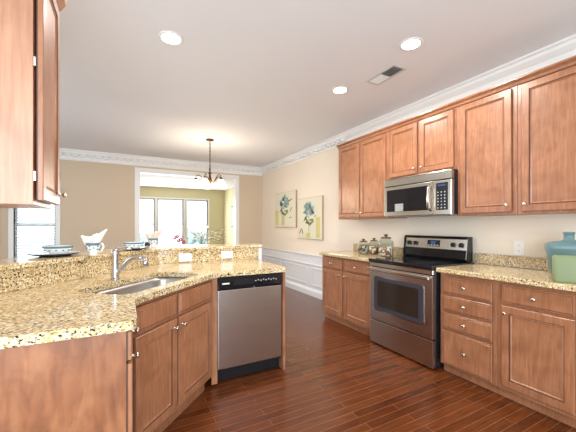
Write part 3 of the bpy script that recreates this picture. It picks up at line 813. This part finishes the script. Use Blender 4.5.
# ------------------------------------------------------------------ pictures
def leafshape(m, c, L, w, ang_, y, th=.0012):
    pts = []
    for i in range(12):
        a = 2*PI*i/12; px, pz = L/2*math.cos(a), w/2*math.sin(a)*(1-.3*math.cos(a))
        pts.append((c[0]+px*math.cos(ang_)-pz*math.sin(ang_), c[1]+px*math.sin(ang_)+pz*math.cos(ang_)))
    m.rings([[(x, y, z) for x, z in pts], [(x, y-th, z) for x, z in pts]])
CANV = pbr('canvas', (.70, .67, .53), .8, bump=.2)
P_B = pbr('print_blue', (.25, .38, .38), .8); P_B2 = pbr('print_pale_blue', (.42, .56, .54), .8); P_G = pbr('print_green', (.22, .28, .12), .8)
P_Y = pbr('print_yellow', (.60, .56, .24), .8); P_K = pbr('print_dark', (.12, .12, .11), .8)
CEDGE = pbr('canvas_edge', (.42, .32, .22), .8)
def picture(label, y0, y1, z0, z1, var):
    yc = (y0+y1)/2; zc = (z0+z1)/2; w = abs(y1-y0)/2; h = (z1-z0)/2
    t = thing('framed_canvas', label, 'picture', (XR-.001, yc, zc), R90, 'botanical canvases on the right wall')
    B(-w, w, -.034, 0, -h, h).build('stretcher', CEDGE, t, bev=.002)
    c = B(-w+.006, w-.006, -.036, -.0345, -h+.006, h-.006).build('canvas', CANV, t)
    rnd = random.Random(3+var)
    fy = -.0362
    m = MB(); 
    for bx in (((.55, .88, -.9, .05), (-.25, .1, -.95, -.7)) if var else ((-.95, -.62, -.85, 0), (-.3, -.1, -.9, -.1))):
        B(w*bx[0], w*bx[1], fy-.0008, fy, h*bx[2], h*bx[3]).build('yellow_wash', P_Y, c)
    cx = -.02 if var == 0 else .0
    for nme, mat, n, seed in (('flower_head', P_B, 26, 1), ('pale_petals', P_B2, 24, 2)):
        m = MB()
        for i in range(n):
            a = rnd.random()*6.28; q = math.sqrt(rnd.random())
            leafshape(m, (cx+q*w*.42*math.cos(a), h*.42+q*h*.34*math.sin(a)), w*.22, h*.10, rnd.random()*3.14, fy-.001-.0013*(seed-1))
        m.build(nme, mat, c)
    m = MB()
    for a_, x, z in ((1.2, -.2, -.05), (2.0, .2, -.08), (-1.2, -.1, -.2), (-.8, .25, -.2), (1.6, .0, -.25), (2.6, -.3, -.02)):
        leafshape(m, (cx+w*x, h*z), w*.36, h*.11, a_+1.2, fy-.004)
    m.box(cx-.004, cx+.004, fy-.005, fy-.001, -h*.85, h*.1)
    m.build('leaves_and_stem', P_G, c)
    m = MB()
    if var:
        leafshape(m, (-w*.72, -h*.62), w*.3, h*.06, 1.0, fy-.001); leafshape(m, (-w*.55, -h*.62), w*.3, h*.06, 2.1, fy-.0015); leafshape(m, (w*.5, h*.1), w*.15, h*.05, .4, fy-.001)
    else:
        leafshape(m, (w*.55, h*.5), w*.35, h*.06, .3, fy-.001); leafshape(m, (w*.55, -h*.45), w*.25, h*.04, .1, fy-.0015); leafshape(m, (w*.6, 0), w*.3, h*.05, .8, fy-.001)
    m.build('butterfly', P_K, c)
    return t
picture('canvas print of a blue hydrangea, the one farther from the cabinets', 6.27, 5.32, 1.25, 2.005, 0)
picture('canvas print of a pale teal hydrangea, the one nearer the cabinets', 5.25, 4.40, 1.035, 1.81, 1)
t = thing('framed_picture', 'small narrow dark framed picture on the sunroom right wall', 'picture', (XR-.001, 9.36, 1.58), R90)
B(-.13, .13, -.03, 0, -.33, .33).build('frame', P_K, t, bev=.003)
B(-.10, .10, -.033, -.0305, -.30, .30).build('print', GREY, t)

# ------------------------------------------------------------------ dining table, flowers
t = thing('dining_table', 'round dark wooden dining table under the chandelier, mostly behind the bar', 'table', (1.25, 5.15, 0))
MB().lathe([(.0001, .72), (.66, .72), (.68, .735), (.68, .75), (.0001, .755)], n=48).build('tabletop', LID, t, smooth=False)
MB().lathe([(.0001, 0), (.28, 0), (.27, .03), (.08, .08), (.06, .3), (.09, .5), (.06, .68), (.2, .719), (.0001, .7195)], n=24).build('pedestal', LID, t, smooth=True)
PET = pbr('white_petals', (.85, .84, .80), .6); PINK = pbr('pink_petals', (.55, .06, .12), .6); STEM = pbr('stem_green', (.16, .20, .11), .6)
t = thing('flower_arrangement', 'spreading white blossom branches in a dark vase on the dining table', 'flowers', (1.13, 5.12, .7555))
MB().lathe([(.0001, 0), (.06, 0), (.09, .08), (.07, .16), (.05, .20), (.058, .22), (.05, .22), (.0001, .1)], n=24).build('vase', DGL, t, smooth=True)
rnd = random.Random(5); m = MB(); pm = MB(); gm = MB()
for i in range(26):
    a = rnd.random()*6.28; sp_ = .08+.36*rnd.random(); hz = .30+.22*rnd.random()+ (.0 if sp_ > .25 else .04)
    p = [(0, 0, .18), (sp_*.4*math.cos(a), sp_*.4*math.sin(a), .2+(hz-.2)*.6), (sp_*math.cos(a), sp_*math.sin(a), hz)]
    m.tube(p, .0022, 5)
    for k in range(4):
        q = .5+.5*rnd.random(); c = (sp_*q*math.cos(a)+rnd.uniform(-.03, .03), sp_*q*math.sin(a)+rnd.uniform(-.03, .03), .2+(hz-.2)*q+rnd.uniform(-.02, .04))
        for j in range(4):
            aa = j*1.57+rnd.random(); pm.ball((c[0]+.011*math.cos(aa), c[1]+.011*math.sin(aa), c[2]), .010, (1, 1, .5), 1)
        if k == 1: gm.ball((c[0]+.02, c[1], c[2]-.02), .012, (1.4, .5, .6), 1)
m.build('branches', STEM, t); pm.build('blossoms', PET, t); gm.build('leaves', STEM, t)
t = thing('bud_vase', 'glass bud vase with pink flowers at the left of the dining table', 'flowers', (.76, 5.1, .7555))
MB().lathe([(.0001, 0), (.03, 0), (.035, .05), (.014, .12), (.016, .17), (.012, .17), (.0001, .03)], n=20).build('vase', JAR, t, smooth=True)
m = MB(); pm = MB()
for i, (dx, dy, z) in enumerate(((0, 0, .36), (.05, .01, .31), (-.04, 0, .34), (.09, 0, .27), (.02, .03, .29))):
    m.tube([(0, 0, .1), (dx*.4, dy*.4, z*.6), (dx, dy, z)], .003, 5)
    for j in range(5):
        aa = j*1.257; pm.ball((dx+.018*math.cos(aa), dy, z+.018*math.sin(aa)), .014, (1, .6, 1), 1)
m.build('stems', STEM, t); pm.build('blossoms', PINK, t)

# ------------------------------------------------------------------ chandelier
cx, cy = 1.275, 5.12
t = thing('chandelier', 'bronze five arm chandelier with white bell glass shades', 'chandelier', (cx, cy, CEIL))
MB().lathe([(.0001, -.001), (.065, -.001), (.06, -.018), (.02, -.03), (.0001, -.03)], n=24).build('canopy', BRONZE, t, smooth=True)
m = MB(); z = -.03
k = 0
while z > -.46:
    pts = [(.010*math.cos(a)*(k % 2), .010*math.cos(a)*((k+1) % 2), z-.016+.019*math.sin(a)) for a in [i*2*PI/10 for i in range(11)]]
    m.tube(pts, .0035, 6); z -= .030; k += 1
m.tube([(.004, 0, -.03), (.005, .003, -.2), (.004, 0, -.48)], .004, 6)
m.build('chain', BRONZE, t)
MB().lathe([(0.0001, -0.46), (0.01, -0.465), (0.016, -0.495), (0.012, -0.535), (0.028, -0.56), (0.016, -0.585), (0.022, -0.635), (0.036, -0.67), (0.022, -0.705), (0.016, -0.745), (0.024, -0.775), (0.012, -0.795), (0.014, -0.81), (0.0001, -0.82)], n=20).build('stem', BRONZE, t, smooth=True)
for i in range(5):
    a = i*2*PI/5+.35
    ca, sa = math.cos(a), math.sin(a)
    prof = [(0.02, -0.69), (0.07, -0.705), (0.11, -0.67), (0.14, -0.62), (0.18, -0.595), (0.215, -0.61), (0.225, -0.65)]
    arm = MB().tube([(r*ca, r*sa, z) for r, z in prof], .0075, 8).build('arm', BRONZE, t, smooth=True)
    MB().lathe([(0.0001, -0.645), (0.022, -0.65), (0.026, -0.68), (0.032, -0.685), (0.0001, -0.685)], (.225*ca, .225*sa, 0), 16).build('socket_cap', BRONZE, arm, smooth=True)
    MB().lathe([(0.028, -0.68), (0.04, -0.695), (0.055, -0.725), (0.075, -0.76), (0.098, -0.785), (0.095, -0.786), (0.07, -0.76), (0.05, -0.725), (0.026, -0.685)], (.225*ca, .225*sa, 0), 24, caps=False).build('glass_shade', SHADE, arm, smooth=True)
l = bpy.data.lights.new('chandelier_glow', 'POINT'); l.energy = 31; l.color = (1, .80, .58); l.shadow_soft_size = .15
o = bpy.data.objects.new('chandelier_glow', l); C.objects.link(o); o.location = (0, 0, -.86); o.parent = t

# ------------------------------------------------------------------ recessed lights and vent
for i, (x, y, lab) in enumerate(((.324, 2.496, 'round recessed ceiling light at left, above the sink'),
                                 (2.007, 1.679, 'round recessed ceiling light at right, nearest the upper cabinets'),
                                 (2.024, 2.603, 'round recessed ceiling light beyond the ceiling vent'))):
    t = thing('recessed_light', lab, 'ceiling light', (x, y, CEIL), 0, 'recessed ceiling lights')
    MB().lathe([(.070, -.001), (.092, -.001), (.090, -.006), (.072, -.008), (.068, -.004)], n=36, caps=False).build('trim_ring', WHITE, t, smooth=True)
    MB().lathe([(.0001, -.0012), (.071, -.0012), (.070, -.004), (.0001, -.005)], n=36).build('lens', LAMP, t, smooth=True)
    l = bpy.data.lights.new('lamp', 'AREA'); l.shape = 'DISK'; l.size = .14; l.energy = CAN_POWER; l.color = (1, .96, .90)
    o = bpy.data.objects.new('lamp', l); C.objects.link(o); o.location = (0, 0, -.009); o.parent = t
t = thing('ceiling_vent', 'rectangular white louvred air vent in the ceiling', 'vent', (2.205, 2.14, CEIL), math.radians(90))
m = MB(); m.box(-.185, .185, -.085, -.06, -.008, -.001).box(-.185, .185, .06, .085, -.008, -.001).box(-.185, -.16, -.06, .06, -.008, -.001).box(.16, .185, -.06, .06, -.008, -.001)
m.build('frame', pbr('vent_frame', (.62, .62, .61), .5), t, bev=.002)
B(-.16, .16, -.06, .06, -.003, -.001).build('duct', DARK, t)
for half, an in (((-.157, -.004), -38), ((.004, .157), 38)):
    for i in range(5):
        y = -.046+i*.023
        B(-.0765, .0765, -.0085, .0085, -.0006, .0006).build('louvre', WHITE, t)
        o = C.objects[-1]; o.location = (sum(half)/2, y, -.008); o.rotation_euler = (math.radians(an), 0, 0)
B(-.003, .003, -.06, .06, -.009, -.004).build('centre_bar', WHITE, t)
